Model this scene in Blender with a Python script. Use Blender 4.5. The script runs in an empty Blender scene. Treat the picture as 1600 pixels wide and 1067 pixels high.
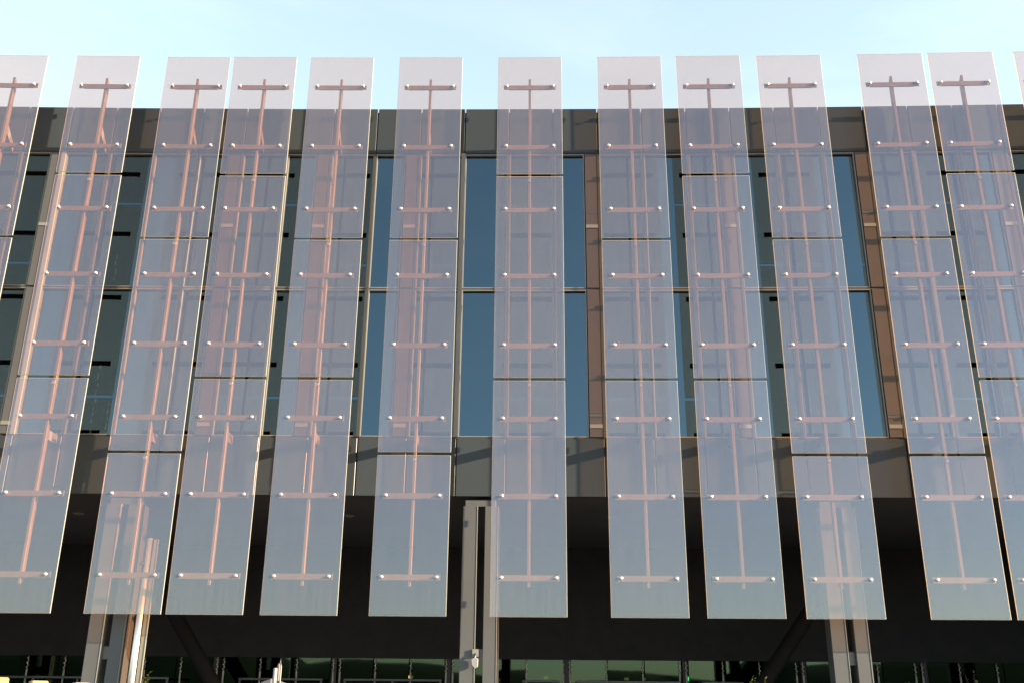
import bpy, bmesh, math, random
from mathutils import Vector, Matrix

random.seed(7)
SC = bpy.context.scene
COL = SC.collection
EYE = 1.6                       # camera height; heights below are given relative to it
K = 0.0025743                   # the facade bends very slightly towards the street

# ------------------------------------------------------------------ camera
PITCH, YAW, ROLL = 0.35239, -0.02119, -0.008865
cam_d = bpy.data.cameras.new('camera')
cam = bpy.data.objects.new('camera', cam_d)
COL.objects.link(cam)
def cam_axis(a, b, c):
    co, si = math.cos(-ROLL), math.sin(-ROLL)
    a, b = co * a - si * b, si * a + co * b
    co, si = math.cos(PITCH), math.sin(PITCH)
    y, z = co * c - si * b, si * c + co * b
    co, si = math.cos(-YAW), math.sin(-YAW)
    return Vector((co * a - si * y, si * a + co * y, z))
R_, U_, F_ = cam_axis(1, 0, 0), cam_axis(0, 1, 0), cam_axis(0, 0, 1)
m = Matrix.Identity(4)
for i in range(3):
    m[i][0], m[i][1], m[i][2] = R_[i], U_[i], -F_[i]
m.translation = Vector((0, 0, EYE))
cam.matrix_world = m
cam_d.sensor_fit = 'HORIZONTAL'
cam_d.sensor_width = 36.0
cam_d.lens = 36.0 * 1556 / 1600
cam_d.clip_start = 0.1
cam_d.clip_end = 6000
SC.camera = cam

# ------------------------------------------------------------------ light
SUN_V = Vector((3.75, -1.0, 0.95)).normalized()      # towards the sun
SUN_EL = math.asin(SUN_V.z)
SUN_AZ = math.atan2(SUN_V.x, SUN_V.y)                # clockwise from +Y
EXPOSURE = 2.5
SKY_STRENGTH = 0.094
SUN_STRENGTH = 5.0

w = bpy.data.worlds.new('World')
SC.world = w
w.use_nodes = True
nt = w.node_tree
nt.nodes.clear()
sky = nt.nodes.new('ShaderNodeTexSky')
sky.sky_type = 'NISHITA'
sky.sun_disc = False
sky.sun_elevation = SUN_EL
sky.sun_rotation = SUN_AZ
sky.altitude = 50
sky.air_density = 1.0
sky.dust_density = 0.7
sky.ozone_density = 1.0
tc = nt.nodes.new('ShaderNodeTexCoord')
mp = nt.nodes.new('ShaderNodeMapping')
mp.inputs['Scale'].default_value = (1.1, 2.2, 5.0)
mp.inputs['Rotation'].default_value = (0.1, 0.25, 0.5)
nz = nt.nodes.new('ShaderNodeTexNoise')
nz.inputs['Scale'].default_value = 1.6
nz.inputs['Detail'].default_value = 7
nz.inputs['Roughness'].default_value = 0.55
nz.inputs['Distortion'].default_value = 0.5
rp = nt.nodes.new('ShaderNodeMapRange')
rp.inputs['From Min'].default_value = 0.45
rp.inputs['From Max'].default_value = 0.85
rp.inputs['To Min'].default_value = 0.17
rp.inputs['To Max'].default_value = 0.30
mixc = nt.nodes.new('ShaderNodeMixRGB')
mixc.inputs['Color2'].default_value = (3.6, 3.8, 4.0, 1)
bg = nt.nodes.new('ShaderNodeBackground')
bg.inputs['Strength'].default_value = SKY_STRENGTH
wo = nt.nodes.new('ShaderNodeOutputWorld')
L = nt.links.new
L(tc.outputs['Generated'], mp.inputs['Vector'])
L(mp.outputs['Vector'], nz.inputs['Vector'])
L(nz.outputs['Fac'], rp.inputs['Value'])
L(rp.outputs['Result'], mixc.inputs['Fac'])
L(sky.outputs['Color'], mixc.inputs['Color1'])
L(mixc.outputs['Color'], bg.inputs['Color'])
L(bg.outputs['Background'], wo.inputs['Surface'])

sun_d = bpy.data.lights.new('sun', 'SUN')
sun_d.energy = SUN_STRENGTH
sun_d.angle = math.radians(0.5)
sun_d.color = (1.0, 0.80, 0.58)
sun = bpy.data.objects.new('sun', sun_d)
COL.objects.link(sun)
sun.rotation_euler = SUN_V.to_track_quat('Z', 'Y').to_euler()
sun.location = (30, -15, 30)

vs = SC.view_settings
vs.view_transform = 'Standard'
vs.look = 'None'
vs.exposure = EXPOSURE
vs.gamma = 1
vs.use_curve_mapping = False
SC.cycles.max_bounces = 14
SC.cycles.transparent_max_bounces = 32
SC.cycles.glossy_bounces = 5
SC.cycles.transmission_bounces = 8
SC.cycles.use_denoising = True

# ------------------------------------------------------------------ materials
MATS = {}
def new_mat(name):
    mt = bpy.data.materials.new(name)
    mt.use_nodes = True
    mt.node_tree.nodes.clear()
    MATS[name] = mt
    return mt, mt.node_tree

def noise_fac(t, scale, detail=5, stretch=(1, 1, 1), coord='Object', rough=0.55):
    c = t.nodes.new('ShaderNodeTexCoord')
    mpn = t.nodes.new('ShaderNodeMapping')
    mpn.inputs['Scale'].default_value = stretch
    n = t.nodes.new('ShaderNodeTexNoise')
    n.inputs['Scale'].default_value = scale
    n.inputs['Detail'].default_value = detail
    n.inputs['Roughness'].default_value = rough
    t.links.new(c.outputs[coord], mpn.inputs['Vector'])
    t.links.new(mpn.outputs['Vector'], n.inputs['Vector'])
    return n

def principled(name, c1, c2=None, rough=0.5, metal=0.0, scale=3.0, stretch=(1, 1, 1), bump=0.0,
               bscale=40.0, spec=0.5, rvar=0.1, per_object=0.0, coat=0.0):
    mt, t = new_mat(name)
    o = t.nodes.new('ShaderNodeOutputMaterial')
    b = t.nodes.new('ShaderNodeBsdfPrincipled')
    t.links.new(b.outputs[0], o.inputs['Surface'])
    b.inputs['Metallic'].default_value = metal
    b.inputs['Specular IOR Level'].default_value = spec
    b.inputs['Coat Weight'].default_value = coat
    n = noise_fac(t, scale, 6, stretch)
    r = t.nodes.new('ShaderNodeMapRange')
    r.inputs['From Min'].default_value = 0.3
    r.inputs['From Max'].default_value = 0.7
    t.links.new(n.outputs['Fac'], r.inputs['Value'])
    mx = t.nodes.new('ShaderNodeMixRGB')
    c2 = c2 or tuple(x * 0.85 for x in c1)
    mx.inputs['Color1'].default_value = (*c1, 1)
    mx.inputs['Color2'].default_value = (*c2, 1)
    t.links.new(r.outputs['Result'], mx.inputs['Fac'])
    out = mx.outputs['Color']
    if per_object:
        oi = t.nodes.new('ShaderNodeObjectInfo')
        mr = t.nodes.new('ShaderNodeMapRange')
        mr.inputs['To Min'].default_value = 1 - per_object
        mr.inputs['To Max'].default_value = 1 + per_object
        t.links.new(oi.outputs['Random'], mr.inputs['Value'])
        hv = t.nodes.new('ShaderNodeHueSaturation')
        t.links.new(out, hv.inputs['Color'])
        t.links.new(mr.outputs['Result'], hv.inputs['Value'])
        out = hv.outputs['Color']
    t.links.new(out, b.inputs['Base Color'])
    rr = t.nodes.new('ShaderNodeMapRange')
    rr.inputs['To Min'].default_value = max(0.02, rough - rvar)
    rr.inputs['To Max'].default_value = rough + rvar
    t.links.new(n.outputs['Fac'], rr.inputs['Value'])
    t.links.new(rr.outputs['Result'], b.inputs['Roughness'])
    if bump:
        nb = noise_fac(t, bscale, 4)
        bp = t.nodes.new('ShaderNodeBump')
        bp.inputs['Strength'].default_value = bump
        bp.inputs['Distance'].default_value = 0.02
        t.links.new(nb.outputs['Fac'], bp.inputs['Height'])
        t.links.new(bp.outputs['Normal'], b.inputs['Normal'])
    return mt

principled('panel_metal', (0.028, 0.034, 0.036), (0.024, 0.029, 0.031), rough=0.34, scale=1.2, stretch=(1, 1, .3), per_object=0.10, spec=0.24, bump=.06, bscale=1.6)
principled('bronze_panel', (0.052, 0.040, 0.033), (0.043, 0.033, 0.027), rough=0.38, scale=1.5, stretch=(1, 1, .2), per_object=0.08)
principled('joint_dark', (0.018, 0.018, 0.018), rough=0.7)
principled('frame_alu', (0.20, 0.20, 0.175), (0.16, 0.16, 0.14), rough=0.4, metal=0.3, scale=2, stretch=(1, 1, .2))
principled('mullion_dark', (0.035, 0.034, 0.030), rough=0.45)
principled('mullion_grey', (0.16, 0.155, 0.14), rough=0.45, scale=2)
principled('soffit_black', (0.054, 0.058, 0.064), (0.046, 0.050, 0.056), rough=0.75, spec=0.15, scale=.6)
principled('bulkhead_black', (0.026, 0.028, 0.031), (0.020, 0.022, 0.025), rough=0.8, spec=0.1)
principled('rod_steel', (0.55, 0.55, 0.50), rough=0.35, metal=0.2)
principled('strut_black', (0.014, 0.014, 0.014), rough=0.8, spec=0.1)
principled('interior_wall', (0.10, 0.10, 0.09), (0.07, 0.07, 0.065), rough=0.9, spec=0.1, scale=.6)
principled('interior_floor', (0.12, 0.11, 0.10), rough=0.8, spec=0.2)
principled('column_paint', (0.060, 0.062, 0.060), (0.053, 0.054, 0.052), rough=0.45, scale=1.3, stretch=(3, 3, .25), bump=0.02)
principled('steel_paint', (0.115, 0.100, 0.082), (0.085, 0.075, 0.062), rough=0.42, scale=7, stretch=(1, 1, .3), bump=.05, per_object=.08)
principled('steel_cap', (0.66, 0.63, 0.60), rough=0.28, metal=0.75, rvar=0.04)
principled('pole_steel', (0.62, 0.60, 0.55), (0.50, 0.48, 0.44), rough=0.3, metal=0.85, scale=5, stretch=(2, 2, .2))
principled('pole_olive', (0.16, 0.155, 0.115), rough=0.5)
principled('white_plastic', (0.20, 0.20, 0.195), (0.17, 0.17, 0.165), rough=0.35)
principled('rail_metal', (0.07, 0.075, 0.08), rough=0.35, metal=0.5)
principled('timber', (0.26, 0.165, 0.060), (0.22, 0.14, 0.05), rough=0.7, scale=6, stretch=(8, 8, .6), bump=.1)
principled('concrete', (0.065, 0.064, 0.072), (0.055, 0.054, 0.060), rough=0.85, bump=.15)
principled('beige_stone', (0.10, 0.078, 0.065), (0.085, 0.066, 0.055), rough=0.8, bump=.1)
principled('ground_asphalt', (0.075, 0.072, 0.07), (0.055, 0.053, 0.052), rough=0.9, scale=.8, bump=.2, spec=.3)
principled('paving', (0.15, 0.148, 0.145), (0.12, 0.118, 0.115), rough=0.85, scale=1.2, bump=.1, spec=.3)
principled('roofing', (0.2, 0.2, 0.2), rough=0.9)
principled('added_hill_green', (0.045, 0.055, 0.03), (0.03, 0.04, 0.022), rough=0.95, scale=.02, spec=.1)
principled('leaf', (0.16, 0.22, 0.04), (0.09, 0.15, 0.03), rough=0.5, scale=9, per_object=.1)
principled('leaf_pale', (0.30, 0.36, 0.18), (0.20, 0.28, 0.12), rough=0.5, scale=9)
principled('bark', (0.10, 0.07, 0.045), rough=0.9)
principled('planter_clay', (0.14, 0.13, 0.125), rough=0.8)

def emit(name, col, strength):
    mt, t = new_mat(name)
    o = t.nodes.new('ShaderNodeOutputMaterial')
    e = t.nodes.new('ShaderNodeEmission')
    e.inputs['Color'].default_value = (*col, 1)
    e.inputs['Strength'].default_value = strength
    t.links.new(e.outputs[0], o.inputs['Surface'])
emit('lamp_warm', (1.0, 0.62, 0.22), 0.35)
emit('lamp_green', (0.05, 1.0, 0.25), 0.25)
emit('lamp_string', (0.85, 1.0, 0.45), 0.5)

def tinted_glass(name, trans, gloss, fac, rough=0.02, haze=0.0, haze_col=(0.80, 0.71, 0.63), wave=0.0, wscale=1.2, fresnel=True):
    mt, t = new_mat(name)
    o = t.nodes.new('ShaderNodeOutputMaterial')
    tr = t.nodes.new('ShaderNodeBsdfTransparent')
    tr.inputs['Color'].default_value = (*trans, 1)
    gl = t.nodes.new('ShaderNodeBsdfGlossy')
    gl.inputs['Color'].default_value = (*gloss, 1)
    gl.inputs['Roughness'].default_value = rough
    fr = t.nodes.new('ShaderNodeLayerWeight')      # more mirror-like at a glance, as glass is
    fr.inputs['Blend'].default_value = 0.12
    ma = t.nodes.new('ShaderNodeMath')
    ma.operation = 'ADD'
    ma.use_clamp = True
    ma.inputs[1].default_value = fac
    ma.inputs[0].default_value = 0.0
    if fresnel:
        t.links.new(fr.outputs['Fresnel'], ma.inputs[0])
    mx = t.nodes.new('ShaderNodeMixShader')
    t.links.new(ma.outputs[0], mx.inputs['Fac'])
    t.links.new(tr.outputs[0], mx.inputs[1])
    t.links.new(gl.outputs[0], mx.inputs[2])
    out = mx.outputs[0]
    if wave:
        n = noise_fac(t, wscale, 2)
        bp = t.nodes.new('ShaderNodeBump')
        bp.inputs['Strength'].default_value = wave
        bp.inputs['Distance'].default_value = 0.02
        t.links.new(n.outputs['Fac'], bp.inputs['Height'])
        t.links.new(bp.outputs['Normal'], gl.inputs['Normal'])
    if haze:
        d = t.nodes.new('ShaderNodeBsdfDiffuse')
        d.inputs['Color'].default_value = (*haze_col, 1)
        ts = t.nodes.new('ShaderNodeBsdfTranslucent')
        ts.inputs['Color'].default_value = (*haze_col, 1)
        m1 = t.nodes.new('ShaderNodeMixShader')
        m1.inputs['Fac'].default_value = 0.5
        t.links.new(d.outputs[0], m1.inputs[1])
        t.links.new(ts.outputs[0], m1.inputs[2])
        # faint rain streaks and dust in the film
        n = noise_fac(t, 6.0, 6, (6, 1, .22))
        r = t.nodes.new('ShaderNodeMapRange')
        r.inputs['From Min'].default_value = 0.3
        r.inputs['From Max'].default_value = 0.8
        r.inputs['To Min'].default_value = haze * 0.8
        r.inputs['To Max'].default_value = haze * 1.55
        t.links.new(n.outputs['Fac'], r.inputs['Value'])
        oi = t.nodes.new('ShaderNodeObjectInfo')
        vr_ = t.nodes.new('ShaderNodeMapRange')
        vr_.inputs['To Min'].default_value = 0.86
        vr_.inputs['To Max'].default_value = 1.14
        t.links.new(oi.outputs['Random'], vr_.inputs['Value'])
        mu = t.nodes.new('ShaderNodeMath')
        mu.operation = 'MULTIPLY'
        t.links.new(r.outputs['Result'], mu.inputs[0])
        t.links.new(vr_.outputs['Result'], mu.inputs[1])
        m2 = t.nodes.new('ShaderNodeMixShader')
        t.links.new(mu.outputs[0], m2.inputs['Fac'])
        t.links.new(out, m2.inputs[1])
        t.links.new(m1.outputs[0], m2.inputs[2])
        out = m2.outputs[0]
    t.links.new(out, o.inputs['Surface'])
    return mt

tinted_glass('fin_front', (0.94, 0.65, 0.455), (0.60, 0.78, 0.98), 0.130, rough=0.03, haze=0.072, wave=0.010, fresnel=False)
tinted_glass('fin_back', (0.98, 0.98, 0.98), (1, 1, 1), 0.01, rough=0.03, fresnel=False)
tinted_glass('window_glass', (0.16, 0.18, 0.17), (0.56, 0.83, 0.95), 0.115, rough=0.004, wave=0.006, wscale=.8)
tinted_glass('shop_glass', (0.16, 0.24, 0.19), (0.62, 0.95, 0.78), 0.042, rough=0.02, wave=0.01)

mt, t = new_mat('glass_edge')
o = t.nodes.new('ShaderNodeOutputMaterial')
d = t.nodes.new('ShaderNodeBsdfDiffuse'); d.inputs['Color'].default_value = (0.38, 0.375, 0.33, 1)
ts = t.nodes.new('ShaderNodeBsdfTranslucent'); ts.inputs['Color'].default_value = (0.38, 0.375, 0.33, 1)
mx = t.nodes.new('ShaderNodeMixShader'); mx.inputs['Fac'].default_value = 0.5
t.links.new(d.outputs[0], mx.inputs[1]); t.links.new(ts.outputs[0], mx.inputs[2]); t.links.new(mx.outputs[0], o.inputs['Surface'])

# ------------------------------------------------------------------ helpers
def link(name, mesh, mats, parent=None):
    ob = bpy.data.objects.new(name, mesh)
    COL.objects.link(ob)
    if not mesh.materials:
        for mm in (mats if isinstance(mats, (list, tuple)) else [mats]):
            mesh.materials.append(MATS[mm])
    if parent:
        ob.parent = parent
    return ob

def empty(name, loc, rz=0.0, parent=None):
    e = bpy.data.objects.new(name, None)
    e.empty_display_size = 0.3
    COL.objects.link(e)
    e.location = loc
    e.rotation_euler = (0, 0, rz)
    if parent:
        e.parent = parent
    return e

def tag(ob, label, cat, group=None):
    ob['label'] = label
    ob['category'] = cat
    if group:
        ob['group'] = group
    return ob

def box_bm(bm, x0, x1, y0, y1, z0, z1, mi=0):
    v = [bm.verts.new(p) for p in ((x0, y0, z0), (x1, y0, z0), (x1, y1, z0), (x0, y1, z0),
                                   (x0, y0, z1), (x1, y0, z1), (x1, y1, z1), (x0, y1, z1))]
    for f in ((0, 3, 2, 1), (4, 5, 6, 7), (0, 1, 5, 4), (1, 2, 6, 5), (2, 3, 7, 6), (3, 0, 4, 7)):
        bm.faces.new([v[i] for i in f]).material_index = mi
    return v

def mesh_of(bm, name, bevel=0.0, smooth=False, segs=1):
    if bevel:
        bmesh.ops.bevel(bm, geom=[e for e in bm.edges], offset=bevel, segments=segs, affect='EDGES', clamp_overlap=True)
    me = bpy.data.meshes.new(name)
    bm.to_mesh(me)
    bm.free()
    if smooth:
        for p in me.polygons:
            p.use_smooth = True
    return me

def box_mesh(name, x0, x1, y0, y1, z0, z1, bevel=0.0):
    bm = bmesh.new()
    box_bm(bm, x0, x1, y0, y1, z0, z1)
    return mesh_of(bm, name, bevel)

def box(name, dims, mats, parent=None, bevel=0.0):
    return link(name, box_mesh(name, *dims, bevel=bevel), mats, parent)

def tube_bm(bm, pts, radii, n=10, cap=True):
    rings = []
    for i, p in enumerate(pts):
        p = Vector(p)
        if i == 0: dr = Vector(pts[1]) - p
        elif i == len(pts) - 1: dr = p - Vector(pts[i - 1])
        else: dr = Vector(pts[i + 1]) - Vector(pts[i - 1])
        q = dr.normalized().to_track_quat('Z', 'Y')
        r = radii[i] if isinstance(radii, (list, tuple)) else radii
        rings.append([bm.verts.new(p + q @ Vector((r * math.cos(2 * math.pi * j / n), r * math.sin(2 * math.pi * j / n), 0))) for j in range(n)])
    for a, b in zip(rings, rings[1:]):
        for j in range(n):
            f = bm.faces.new((a[j], a[(j + 1) % n], b[(j + 1) % n], b[j]))
            f.smooth = True
    if cap:
        bm.faces.new(list(reversed(rings[0])))
        bm.faces.new(rings[-1])

def tube(name, pts, radii, mats, parent=None, n=10):
    bm = bmesh.new()
    tube_bm(bm, pts, radii, n)
    return link(name, mesh_of(bm, name), mats, parent)

def ydepth(u, dep):
    return dep - K * u * u / 2

def arc_box(name, u0, u1, d0, d1, z0, z1, mats, parent, n=1, bevel=0.0, org=(0, 17.55, 0), lean=0.0):
    """a box that follows the bend of the facade; heights relative to eye level, verts relative to org"""
    bm = bmesh.new()
    rows = []
    for i in range(n + 1):
        u = u0 + (u1 - u0) * i / n
        row = []
        for dd, zz in ((d0, z0), (d1, z0), (d1, z1), (d0, z1)):
            # stand off along the local normal
            y = ydepth(u, 17.55)
            sl = -K * u
            nx, ny = -sl, 1.0
            s = (dd + (lean if zz == z1 else 0.0) - 18.0) / math.sqrt(1 + sl * sl)
            row.append(bm.verts.new((u + nx * s - org[0], y + ny * s - org[1], zz + EYE - org[2])))
        rows.append(row)
    for a, b in zip(rows, rows[1:]):
        for j in range(4):
            bm.faces.new((a[j], b[j], b[(j + 1) % 4], a[(j + 1) % 4]))
    bm.faces.new(list(reversed(rows[0])))
    bm.faces.new(rows[-1])
    bmesh.ops.recalc_face_normals(bm, faces=bm.faces)
    return link(name, mesh_of(bm, name, bevel), mats, parent)

def dome_mesh(name, r, h, n=14, rings=5):
    """shallow domed disc with its face towards -Y"""
    bm = bmesh.new()
    prev = None
    prof = [(r, 0.0), (r, -h * .35)] + [(r * math.cos(a), -h * .35 - h * .65 * math.sin(a)) for a in [math.pi / 2 * i / rings for i in range(1, rings)]]
    for rr, yy in prof:
        ring = [bm.verts.new((rr * math.cos(2 * math.pi * j / n), yy, rr * math.sin(2 * math.pi * j / n))) for j in range(n)]
        if prev:
            for j in range(n):
                f = bm.faces.new((prev[j], prev[(j + 1) % n], ring[(j + 1) % n], ring[j]))
                f.smooth = True
        else:
            bm.faces.new(list(reversed(ring)))
        prev = ring
    c = bm.verts.new((0, -h, 0))
    for j in range(n):
        f = bm.faces.new((prev[j], prev[(j + 1) % n], c))
        f.smooth = True
    bmesh.ops.recalc_face_normals(bm, faces=bm.faces)
    return mesh_of(bm, name)

# ------------------------------------------------------------------ ground and added rise behind the camera
def struct(ob):
    ob['kind'] = 'structure'
    return ob
bm = bmesh.new()
S = 3000
bm.faces.new([bm.verts.new(p) for p in ((-S, -S, 0), (S, -S, 0), (S, S, 0), (-S, S, 0))])
struct(link('ground', mesh_of(bm, 'ground'), 'ground_asphalt'))
bm = bmesh.new()
box_bm(bm, -40, 40, 6.0, 40, -0.3, 0.12)
pavement = struct(link('pavement', mesh_of(bm, 'pavement', 0.02), 'paving'))

bm = bmesh.new()                     # unseen rise added far behind the camera, shaped to darken shop-glass reflections
prev = None
for i in range(121):
    x = -900 + 15 * i
    hgt = (14.5 if -105 < x < 85 else 25.0) + 1.6 * math.sin(i * .37) + 1.6 * math.sin(i * .91 + 1) + random.uniform(-.8, .8)  # taller flanks keep the outer shop panes dark, the dip leaves sky mid-way
    ring = [bm.verts.new((x, -400 + 30 * math.sin(i * .05), -0.5)), bm.verts.new((x, -415 + 30 * math.sin(i * .05), hgt * .7)),
            bm.verts.new((x, -440 + 30 * math.sin(i * .05), hgt)), bm.verts.new((x, -520, -0.5))]
    if prev:
        for j in range(3):
            bm.faces.new((prev[j], ring[j], ring[j + 1], prev[j + 1]))
    prev = ring
bmesh.ops.recalc_face_normals(bm, faces=bm.faces)
struct(link('added_hills', mesh_of(bm, 'added_hills', smooth=True), 'added_hill_green'))

# ------------------------------------------------------------------ office building
B = empty('office_building', (0, 17.55, 0))
tag(B, 'dark grey metal and glass office building filling the background behind the sunshades', 'building')
PITCH_U, U0 = 0.9199 * .975, -1.400 * .975
JL, JR = -15, 17
def uj(j):
    return U0 + PITCH_U * j
Z_TOP, Z_HEAD, Z_MID, Z_SILL, Z_BOT = 11.534, 10.476, 7.519, 4.604, 3.527
STRIPS = {-9, -5, -3, -1, 3, 6, 9, 12, 14}
G = 0.011                            # half of a panel joint

for j in range(JL, JR):
    a, b = uj(j), uj(j + 1)
    arc_box('upper_panel', a + G, b - G, 18.0, 18.05, Z_HEAD + .02, Z_TOP, 'panel_metal', B, bevel=0.006)
    arc_box('lower_panel', a + G, b - G, 18.0, 18.05, Z_BOT, Z_SILL - .02, 'panel_metal', B, bevel=0.006)
    strip = (j + 1) in STRIPS
    wb = b - .262 if strip else b
    for (z0, z1) in ((Z_SILL + .012, Z_MID - .018), (Z_MID + .018, Z_HEAD - .012)):
        x0, x1 = a + .026, wb - .026
        pane = arc_box('window_pane', x0 + .012, x1 - .012, 18.045, 18.06, z0 + .012, z1 - .012, 'window_glass', B, lean=.024)
        for nm, e in (('frame', (x0, x0 + .016, z0, z1)), ('frame', (x1 - .016, x1, z0, z1)),
                      ('frame', (x0 + .017, x1 - .017, z0, z0 + .016)), ('frame', (x0 + .017, x1 - .017, z1 - .016, z1))):
            fr = arc_box(nm, e[0], e[1], 18.006, 18.10, e[2], e[3], 'frame_alu', None)
            fr.parent = pane
        if strip:
            sp = arc_box('cladding_strip', wb - .010, b - .028, 17.99, 18.05, z0, z1, 'column_paint' if j + 1 == -9 else 'bronze_panel', B, bevel=0.004)
            zv = z0 + .20 if z0 < 6 else z1 - 1.62
            arc_box('vent_bar', wb - .004, b - .034, 17.975, 17.989, zv - .035, zv + .035, 'frame_alu', sp)
    wide = j in (0, -9, 10)
    hw = .055 if wide else .024
    arc_box('mullion', a - hw, a + .024, 17.965 if wide else 17.985, 18.08, Z_SILL - .02 + .022, Z_HEAD + .02 - .022, 'mullion_grey' if wide else 'mullion_dark', B)
N = JR - JL
for nm, z in (('transom', Z_MID),):
    arc_box(nm, uj(JL), uj(JR), 18.012, 18.085, z - .016, z + .016, 'mullion_dark', B, n=N)
arc_box('head_rail', uj(JL), uj(JR), 18.012, 18.09, Z_HEAD - .010, Z_HEAD + .018, 'joint_dark', B, n=N)
arc_box('sill_rail', uj(JL), uj(JR), 18.012, 18.09, Z_SILL - .018, Z_SILL + .010, 'joint_dark', B, n=N)
arc_box('upper_backing', uj(JL), uj(JR), 18.053, 18.12, Z_HEAD + .03, Z_TOP - .055, 'joint_dark', B, n=N)
arc_box('lower_backing', uj(JL), uj(JR), 18.053, 18.12, Z_BOT + .004, Z_SILL - .03, 'joint_dark', B, n=N)
# floors, ceilings and rear wall of the two storeys behind the windows
arc_box('floor_slab', uj(JL), uj(JR), 18.13, 25.0, Z_SILL - .30, Z_SILL - .04, 'interior_floor', B, n=N)
arc_box('floor_slab', uj(JL), uj(JR), 18.09, 25.0, Z_MID - .02, Z_MID + .02, 'interior_floor', B, n=N)
arc_box('roof_slab', uj(JL), uj(JR), 18.13, 32.0, Z_HEAD + .1, Z_HEAD + .5, 'roofing', B, n=N)
arc_box('rear_wall', uj(JL), uj(JR), 25.01, 25.2, Z_BOT, Z_HEAD + .09, 'interior_wall', B, n=N)
for u0, u1 in ((uj(JL) - .3, uj(JL) - .004), (uj(JR) + .004, uj(JR) + .3)):
    arc_box('end_wall', u0, u1, 18.0, 32.0, -EYE + .12, Z_TOP, 'panel_metal', B)
arc_box('back_wall', uj(JL), uj(JR), 31.7, 31.99, -EYE + .12, Z_HEAD + .09, 'panel_metal', B, n=N)
for j in (-12, -6, 0 - 3, 4, 10, 14):
    u = uj(j) + .4
    arc_box('partition', u, u + .12, 18.6, 25.0, Z_SILL - .03, Z_HEAD + .08, 'interior_wall', B)
# soffit and the recessed ground floor
arc_box('soffit', uj(JL), uj(JR), 18.125, 26.0, Z_BOT + .006, Z_BOT + .12, 'soffit_black', B, n=N)
arc_box('bulkhead', uj(JL), uj(JR), 24.0, 24.3, 1.035, Z_BOT + .002, 'bulkhead_black', B, n=N)
arc_box('lobby_rear_wall', uj(JL), uj(JR), 28.0, 28.2, -EYE + .12, 1.3, 'interior_wall', B, n=N)
arc_box('lobby_ceiling', uj(JL), uj(JR), 24.31, 28.0, 1.06, 1.2, 'interior_wall', B, n=N)
for (x, dd) in ((-8.93, 20.0), (-3.6, 20.0), (1.6, 20.0), (9.2, 20.0)):
    o = link('downlight', dome_mesh('downlight', .11, .02), 'mullion_grey', B)
    o.rotation_euler = (math.radians(90), 0, 0)
    o.location = (x, ydepth(x, dd) - 18, Z_BOT + EYE + .004)
# raking struts in the dark recess
for (x0, z0, x1, z1) in ((-8.9, 3.5, -5.4, -1.45), (7.1, 3.5, 3.4, -1.45)):
    o = tube('strut', [(x0, 4.6, z0 + EYE), (x1, 4.6, z1 + EYE)], .16, 'strut_black', B, n=12)

# shop-front glass with pairs of pointed fixings
pairs = [-12.25, -9.6, -7.0, -4.38, -1.84, 0.79, 3.39, 5.98, 8.6, 11.2]
def mull_mesh():
    bm = bmesh.new()
    tube_bm(bm, [(0, 0, 0), (0, 0, 2.22)], .020, 8)
    tube_bm(bm, [(0, 0, 2.22), (0, 0, 2.50)], .006, 6)
    for i in range(5):
        z = 2.24 + .05 * i
        tube_bm(bm, [(-.014 + .028 * (i % 2), -.012, z), (-.014 + .028 * (i % 2), -.012, z + .014), (-.014 + .028 * (i % 2), -.012, z + .028)], [.006, .014, .006], 6)
    return mesh_of(bm, 'glass_mullion')
MM = mull_mesh()
MM.materials.append(MATS['rod_steel'])
for p0, p1 in zip(pairs, pairs[1:]):
    xs = [p0 + .075, p0 + .075 + (p1 - p0 - .15) / 3, p0 + .075 + 2 * (p1 - p0 - .15) / 3, p1 - .075]
    for a, b in zip(xs, xs[1:]):
        arc_box('shop_pane', a + .012, b - .012, 24.02, 24.04, -EYE + .12, 1.03, 'shop_glass', B, lean=random.uniform(-.014, .012))
    arc_box('shop_post', p1 - .055, p1 + .055, 23.98, 24.2, -EYE + .12, 1.03, 'soffit_black', B)
    for x in xs:
        o = bpy.data.objects.new('glass_mullion', MM)
        COL.objects.link(o)
        o.parent = B
        o.location = (x, ydepth(x, 23.97) - 18, 0.12)
# twin-blade columns under the facade edge
def column(x, grey=True):
    c = empty('column', (x, ydepth(x, 17.95) - 18, 0.12), -K * x, B)
    zt = 3.344 + EYE - .12
    box('blade', (-.305, -.06, 0, .32, 0, zt), 'column_paint', c, .006)
    box('blade', (.085, .305, 0, .32, 0, zt), 'column_paint', c, .006)
    for xx in (-.058, .307):
        box('edge_trim', (xx, xx + .012, -.006, .326, 0, zt), 'frame_alu', c)
    box('edge_trim', (.330, .342, .05, .32, 0, zt), 'bronze_panel', c)
    box('cap', (-.27, .27, .06, .30, zt + .003, zt + .115), 'column_paint', c, .004)
    box('tie_plate', (-.056, .083, .12, .20, .72 + EYE - .12, .93 + EYE - .12), 'mullion_grey', c)
    return c
for x in (-7.22, -0.902, 5.33):
    column(x)
column(11.6)
column(-13.5)

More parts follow.
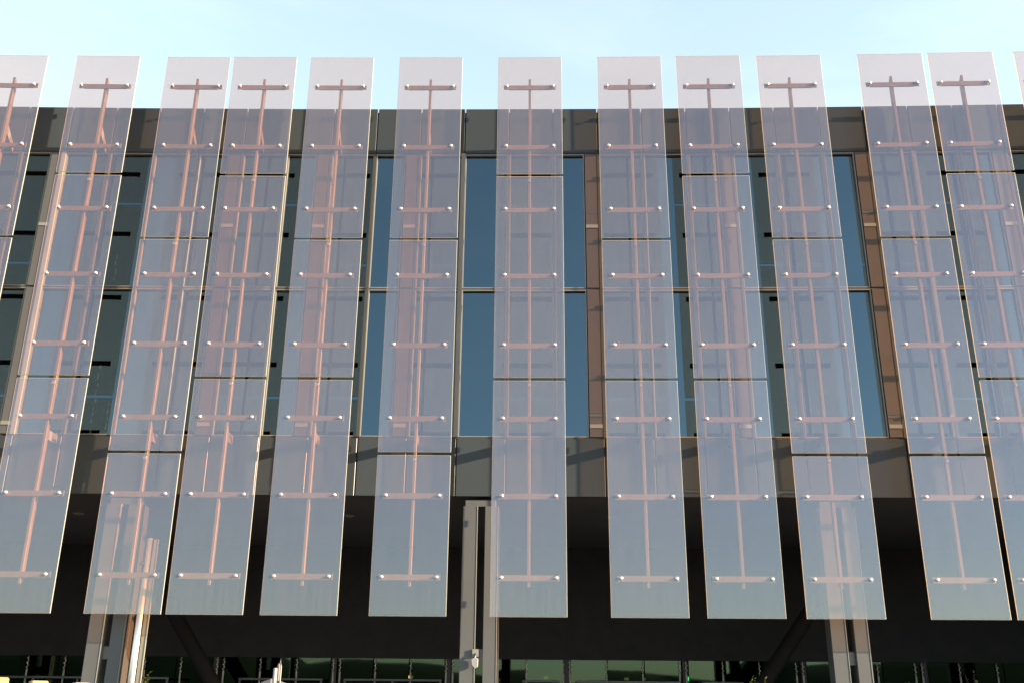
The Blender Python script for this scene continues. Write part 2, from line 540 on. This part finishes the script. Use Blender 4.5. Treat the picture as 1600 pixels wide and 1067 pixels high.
# ------------------------------------------------------------------ glass sunshades
FIN_U = [-12.35, -10.506, -8.629, -6.791, -5.429, -3.863, -2.053, -0.047, 1.959, 3.543, 5.163, 7.176, 8.566, 10.27, 12.05]
J1, J2, J3, J4 = 9.68, 8.31, 5.54, 4.165
TYPES = {'A': (J1, J3), 'B': (J2, J4), 'C': (J2, J3)}
FIN_T = 'BCABACBACABBACB'
Z0F, Z1F = 1.412, 12.40
HW = .642
def zl(z):
    return z - Z0F
def glass_panel_mesh(z0, z1):
    """laminated pane 30 mm thick: coated front, clear back, pale polished edges with a small arris"""
    bm = bmesh.new()
    c = .005
    T = .020
    fo = [(-HW, z0), (HW, z0), (HW, z1), (-HW, z1)]
    fi = [(-HW + c, z0 + c), (HW - c, z0 + c), (HW - c, z1 - c), (-HW + c, z1 - c)]
    vi = [bm.verts.new((x, 0, z)) for x, z in fi]
    vo = [bm.verts.new((x, .003, z)) for x, z in fo]
    vb = [bm.verts.new((x, T, z)) for x, z in fo]
    bm.faces.new(vi).material_index = 0
    bm.faces.new(list(reversed(vb))).material_index = 1
    for i in range(4):
        k = (i + 1) % 4
        bm.faces.new((vo[i], vo[k], vi[k], vi[i])).material_index = 2
        bm.faces.new((vb[i], vb[k], vo[k], vo[i])).material_index = 2
    bmesh.ops.recalc_face_normals(bm, faces=bm.faces)
    me = mesh_of(bm, 'glass_panel')
    for mm in ('fin_front', 'fin_back', 'glass_edge'):
        me.materials.append(MATS[mm])
    return me
PANELS = {}
for ty, (ja, jb) in TYPES.items():
    g = .028
    PANELS[ty] = [glass_panel_mesh(zl(ja) + g, zl(Z1F)), glass_panel_mesh(zl(jb) + g, zl(ja) - g), glass_panel_mesh(0, zl(jb) - g)]
# upright with raked ends
bm = bmesh.new()
rw, ry0, ry1 = .025, .085, .19
zb, zt = zl(1.90), zl(11.93)
prof = [(ry0, zb), (ry1, zb + .05), (ry1, zt - .12), (ry0, zt)]
vl = [bm.verts.new((-rw, y, z)) for y, z in prof]
vr = [bm.verts.new((rw, y, z)) for y, z in prof]
bm.faces.new(vl); bm.faces.new(list(reversed(vr)))
for i in range(4):
    k = (i + 1) % 4
    bm.faces.new((vl[i], vr[i], vr[k], vl[k]))
bmesh.ops.recalc_face_normals(bm, faces=bm.faces)
RIB = mesh_of(bm, 'upright', .003)
RIB.materials.append(MATS['steel_paint'])
bm = bmesh.new()                       # cross arm: flat bar with a shorter channel behind it
box_bm(bm, -.52, .52, .060, .074, -.048, .048)
box_bm(bm, -.43, .43, .0735, .100, -.040, .036)
BAR = mesh_of(bm, 'cross_arm')
BAR.materials.append(MATS['steel_paint'])
CAP = dome_mesh('cap', .031, .026)
CAP.materials.append(MATS['steel_cap'])
bm = bmesh.new()
tube_bm(bm, [(0, .021, 0), (0, .060, 0)], .020, 10)
SPACER = mesh_of(bm, 'spacer')
SPACER.materials.append(MATS['steel_cap'])
CLIP = box_mesh('joint_clip', -.022, .022, .040, .083, -.03, .03)
CLIP.materials.append(MATS['white_plastic'])
def bracket_mesh(up):
    bm = bmesh.new()
    y0, y1 = .191, .548
    h = .085
    pr = [(y0, -h), (y1, -h), (y1, h), (y0, h)] if not up else [(y0, .24), (y1, -.02), (y1, .13), (y0, .42)]
    a = [bm.verts.new((-.014, y, z)) for y, z in pr]
    b = [bm.verts.new((.014, y, z)) for y, z in pr]
    bm.faces.new(a); bm.faces.new(list(reversed(b)))
    for i in range(4):
        k = (i + 1) % 4
        bm.faces.new((a[i], b[i], b[k], a[k]))
    bmesh.ops.recalc_face_normals(bm, faces=bm.faces)
    me = mesh_of(bm, 'bracket')
    me.materials.append(MATS['steel_paint'])
    return me
BRK_LO, BRK_UP = bracket_mesh(False), bracket_mesh(True)
BARS = [11.717 - 1.381 * i for i in range(8)]

FIN_LABEL = [
    'pink tinted glass sunshade standing just past the left end of the row',
    'glass sunshade cut off by the left edge of the view, leftmost in sight',
    'second sunshade from the left, its lowest pane running off the left edge',
    'third glass sunshade from the left, the steel lamp pole showing through its foot',
    'fourth glass sunshade from the left, close beside the one over the lamp pole',
    'fifth glass sunshade from the left, its joints near the upper middle and middle',
    'sixth glass sunshade from the left, just left of the centre column',
    'middle glass sunshade, upright in the view, its foot covering the centre column edge',
    'glass sunshade next to the right of the middle one',
    'second glass sunshade to the right of the middle one, joint near its top',
    'third glass sunshade to the right of the middle one, standing before the right column',
    'third glass sunshade from the right edge, left of a narrowly spaced pair',
    'second glass sunshade from the right edge, its foot cut off by the frame',
    'glass sunshade cut to a sliver by the right edge of the view',
    'pink tinted glass sunshade standing just past the right end of the row',
]
def put(name, me, parent, loc=(0, 0, 0)):
    ob = bpy.data.objects.new(name, me)
    COL.objects.link(ob)
    ob.parent = parent
    ob.location = loc
    return ob
for u, ty, lab in zip(FIN_U, FIN_T, FIN_LABEL):
    root = empty('glass_sunshade', (u, ydepth(u, 17.0), Z0F + EYE), -K * u)
    tag(root, lab, 'sunshade', 'row of tall pink tinted glass sunshades in front of the facade')
    for me in PANELS[ty]:
        p = put('glass_panel', me, root)
        p.rotation_euler = (random.gauss(0, .0006), 0, random.gauss(0, .0012))
    put('upright', RIB, root)
    for z in BARS:
        bar = put('cross_arm', BAR, root, (0, 0, zl(z)))
        for s in (-1, 1):
            put('cap', CAP, bar, (s * .462, -.002, 0))
            put('spacer', SPACER, bar, (s * .462, 0, 0))
    for z in TYPES[ty]:
        put('joint_clip', CLIP, root, (0, 0, zl(z) - .09))
    put('bracket', BRK_LO, root, (0, 0, zl(4.51)))
    put('bracket', BRK_UP, root, (0, 0, zl(10.47)))

# ------------------------------------------------------------------ lamp pole
x = -6.635
P = empty('lamp_pole', (x, ydepth(x, 17.39), 0.12))
tag(P, 'slim shiny steel lamp pole in front of the left twin column', 'lamp pole')
H = 2.72 + EYE - .12
tube('shaft', [(0, 0, 0), (0, 0, H * .5), (0, 0, H)], [.068, .062, .050], 'pole_steel', P, 20)
box('side_rail', (.075, .150, -.02, .05, 0, H - .02), 'pole_olive', P, .004)
box('edge_strip', (.1515, .163, -.026, -.012, 0, H - .02), 'frame_alu', P)
tube('base_plate', [(0, 0, 0), (0, 0, .03)], .16, 'pole_steel', P, 16)
bm = bmesh.new()
box_bm(bm, -.13, .02, -.05, .04, H - .46, H - .40)
mt_ = mesh_of(bm, 'lamp_head', .012)
o = link('lamp_head', mt_, 'rail_metal', P)
o.rotation_euler = (0, 0, 0)
tube('lamp_arm', [(.0, .0, H - .33), (-.09, -.005, H - .41)], .014, 'rail_metal', P)

# ------------------------------------------------------------------ floodlight on the centre column
x = -.94
Fl = empty('floodlight', (x, ydepth(x, 17.48), .605 + EYE))
tag(Fl, 'small white floodlight mounted in the gap of the centre twin column', 'floodlight')
bm = bmesh.new()
prof = [(-.05, .06), (-.06, .15), (.0, .19), (.06, .16), (.055, .03), (0, .0)]
a = [bm.verts.new((px, -.17, pz)) for px, pz in prof]
b = [bm.verts.new((px * .8, -.02, .03 + pz * .8)) for px, pz in prof]
bm.faces.new(a); bm.faces.new(list(reversed(b)))
for i in range(6):
    k = (i + 1) % 6
    bm.faces.new((a[i], b[i], b[k], a[k]))
bmesh.ops.recalc_face_normals(bm, faces=bm.faces)
link('housing', mesh_of(bm, 'housing', .008), 'white_plastic', Fl)
box('mount_plate', (-.05, .05, -.018, .13, .20, .32), 'mullion_grey', Fl)
tube('arm', [(.0, -.06, .16), (.0, -.02, .25)], .014, 'rail_metal', Fl)

# ------------------------------------------------------------------ balustrade in the recess
for (x0, x1, lab) in ((-11.9, -7.9, 'dark metal balustrade at the left before the shop glass'),
                      (-6.4, -4.55, 'short dark balustrade section left of a door gap'),
                      (-4.1, -1.95, 'dark metal balustrade left of the centre column'),
                      (-.2, .62, 'short dark balustrade right of the centre column'),
                      (1.0, 3.25, 'dark metal balustrade right of centre before green glass'),
                      (3.7, 4.6, 'short dark balustrade near the green lamp'),
                      (6.9, 11.0, 'dark metal balustrade at the right before the dark glass')):
    rt = empty('balustrade', (x0, 0, .12))
    tag(rt, lab, 'balustrade', 'balustrades in the ground floor recess')
    y = ydepth((x0 + x1) / 2, 22.9)
    rt.location.y = y
    Lr = x1 - x0
    hr = .578 + EYE - .12
    box('top_rail', (0, Lr, -.025, .025, hr - .05, hr), 'rail_metal', rt, .008)
    box('lower_rail', (.03, Lr - .03, -.015, .015, .12, .16), 'rail_metal', rt)
    n = max(2, round(Lr / 1.1) + 1)
    for i in range(n):
        px = .03 + (Lr - .06) * i / (n - 1)
        box('post', (px - .02, px + .02, -.02, .02, 0, hr - .052), 'rail_metal', rt)

# ------------------------------------------------------------------ small lamps inside the lobby
for x, z, mname, lab in ((-2.985, .705, 'lamp_warm', 'small amber lamp behind the glass left of the centre column'),
                         (.362, .716, 'lamp_warm', 'small amber lamp behind the glass right of the centre column'),
                         (2.352, .702, 'lamp_warm', 'small orange lamp behind the green glass, right of the other two'),
                         (3.862, .713, 'lamp_green', 'tiny green indicator lamp at the end of the rails')):
    e = empty('indicator_lamp', (x, ydepth(x, 26), 0.12))
    tag(e, lab, 'lamp')
    zz = z + EYE - .12
    box('lamp_body', (-.07, .07, .02, .07, zz - .05, zz + .05), 'rail_metal', e, .008)
    box('lamp_lens', (-.055, .055, .004, .019, zz - .03, zz + .03) if mname == 'lamp_warm' else (-.02, .02, .004, .019, zz - .05, zz + .05), mname, e)
    tube('stand', [(0, .045, 0), (0, .045, zz - .05)], .02, 'rail_metal', e)

# ------------------------------------------------------------------ timber posts, near left
for (x, y, z, lab) in ((-4.09, 8.0, .190, 'sunlit timber post nearest the left edge of the view'),
                       (-4.105, 8.7, .182, 'sunlit timber post, second from the left edge'),
                       (-3.96, 9.2, .180, 'sunlit timber post just left of the twin column foot')):
    bm = bmesh.new()
    box_bm(bm, -.07, .065, -.07, .07, 0, z + EYE)
    o = link('timber_post', mesh_of(bm, 'timber_post', .012), 'timber')
    o.location = (x, y, 0.12 if y > 6 else 0)
    o.location.z = 0.0
    o.rotation_euler.z = .62
    tag(o, lab, 'post', 'timber posts along the left of the forecourt')

# ------------------------------------------------------------------ stone stand with pipe and rod
e = empty('signal_stand', (-3.45, 14.0, 0.12))
tag(e, 'grey stone stand with a white pipe and a hooked rod, left of centre', 'stand')
bm = bmesh.new()
zt = .345 + EYE - .12
vs_ = box_bm(bm, -.145, .0, -.1, .1, 0, zt)
vs_[4].co.z -= .05; vs_[7].co.z -= .05
link('stone_block', mesh_of(bm, 'stone_block', .01), 'concrete', e)
bm = bmesh.new()
v2 = box_bm(bm, .04, .26, .0, .2, 0, zt - .02)
v2[5].co.z -= .08; v2[6].co.z -= .08
link('beige_block', mesh_of(bm, 'beige_block', .015), 'beige_stone', e)
zp = .48 + EYE - .12
tube('pipe', [(.022, -.02, 0), (.022, -.02, zp - .01), (.022, -.02, zp)], [.027, .027, .018], 'white_plastic', e, 14)
tube('pipe', [(.045, .06, 0), (.045, .06, zp + .03), (.045, .06, zp + .06)], [.022, .022, .01], 'beige_stone', e, 12)
zr = .60 + EYE - .12
tube('rod', [(.09, .0, 0), (.09, .0, zr - .10), (.075, 0, zr - .05), (.08, 0, zr)], .009, 'frame_alu', e, 8)

# ------------------------------------------------------------------ planters with shrubs
def shrub(x, y, ztop, n, spread, mname, lab, seed, upright=.5):
    rnd = random.Random(seed)
    pl = empty('planter', (x, y, .12))
    tag(pl, 'dark planter trough under the ' + lab, 'planter', 'planters in front of the ground floor')
    bm = bmesh.new()
    box_bm(bm, -.35, .35, -.2, .2, 0, .5)
    link('trough', mesh_of(bm, 'trough', .02), 'planter_clay', pl)
    box('soil', (-.31, .31, -.16, .16, .505, .52), 'bark', pl)
    e = empty('shrub', (x, y, .64))
    tag(e, lab, 'shrub', 'shrubs in front of the ground floor')
    bm = bmesh.new()
    tips = []
    Hh = ztop + EYE - .64
    for i in range(n):
        ang = rnd.uniform(0, 6.28)
        tip = Vector((math.cos(ang) * spread * rnd.random(), math.sin(ang) * spread * .6 * rnd.random(), Hh * rnd.uniform(.7, 1.0)))
        if i == 0: tip = Vector((0, 0, Hh))
        mid = tip * .5 + Vector((rnd.uniform(-.04, .04), rnd.uniform(-.04, .04), .05))
        tube_bm(bm, [(0, 0, 0), mid, tip], [.012, .008, .003], 5)
        tips.append((mid, tip))
    link('stem', mesh_of(bm, 'stem'), 'bark', e)
    bm = bmesh.new()
    for mid, tip in tips:
        for q in range(16):
            t_ = q / 15
            c = mid.lerp(tip, t_)
            a = rnd.uniform(0, 6.28)
            dr = Vector((math.cos(a), math.sin(a), rnd.uniform(.1, upright + .6))).normalized()
            sd = dr.cross(Vector((0, 0, 1))).normalized()
            ln = rnd.uniform(.05, .09)
            wd = ln * .34
            up = Vector((0, 0, .012))
            pts = [c, c + dr * ln * .45 + sd * wd + up, c + dr * ln, c + dr * ln * .45 - sd * wd + up]
            bm.faces.new([bm.verts.new(p) for p in pts])
    f = link('foliage', mesh_of(bm, 'foliage'), mname, e)
    f['kind'] = 'stuff'
shrub(-6.95, 18.95, .535, 6, .18, 'leaf', 'yellow green leafy shrub beside the steel lamp pole', 3)
shrub(3.97, 18.95, .54, 9, .26, 'leaf', 'bright green leafy shrub left of the right twin column', 5)
shrub(6.9, 19.4, .50, 9, .30, 'leaf', 'sunlit green shrub just right of the right twin column', 8)
shrub(9.0, 21.5, .80, 5, .20, 'leaf_pale', 'thin pale sprig of shrub at the far right recess', 9)

# ------------------------------------------------------------------ things on the window sills inside
def bucket(x, lab):
    e = empty('waste_bin', (x, ydepth(x, 18.1), Z_MID + EYE + .021))
    tag(e, lab, 'bin', 'white bins standing inside the upper windows')
    bm = bmesh.new()
    tube_bm(bm, [(0, 0, 0), (0, 0, .30), (0, 0, .34), (0, 0, .36)], [.11, .135, .135, .10], 18)
    link('body', mesh_of(bm, 'body'), 'white_plastic', e)
bucket(.875, 'white bin standing inside the blue window right of the middle sunshade')
bucket(6.27, 'white bin standing inside the blue window near the right bronze strip')
for k_, (x, z0, z1, lab) in enumerate(((-8.70, 7.95, 9.02, 'upper string of small yellow lights inside the left windows, left one'),
                             (-8.38, 7.8, 8.53, 'upper string of small yellow lights inside the left windows, right one'),
                             (-8.38, 4.78, 6.15, 'lower string of small yellow lights inside the left windows, left one'),
                             (-8.10, 4.78, 5.46, 'lower string of small yellow lights inside the left windows, right one'))):
    top = Z_HEAD + .08 if z0 > 7 else Z_MID - .03
    e = empty('light_string', (x, ydepth(x, 18.25), top + EYE))
    tag(e, lab, 'light string', 'strings of lights inside the left windows')
    tube('cord', [(0, 0, 0), (.01, 0, (z1 - top) * .5), (0, 0, z0 - top)], .004, 'joint_dark', e, 5)
    rnd = random.Random(k_)
    z = z0
    while z < z1:
        s = rnd.uniform(.010, .017)
        xx = rnd.uniform(-.015, .02)
        tube('bulb', [(xx, 0, z - top), (xx, 0, z - top + s * 2), (xx, 0, z - top + s * 5)], [s * .5, s, s * .4], 'lamp_string', e, 6)
        z += rnd.uniform(.07, .2)
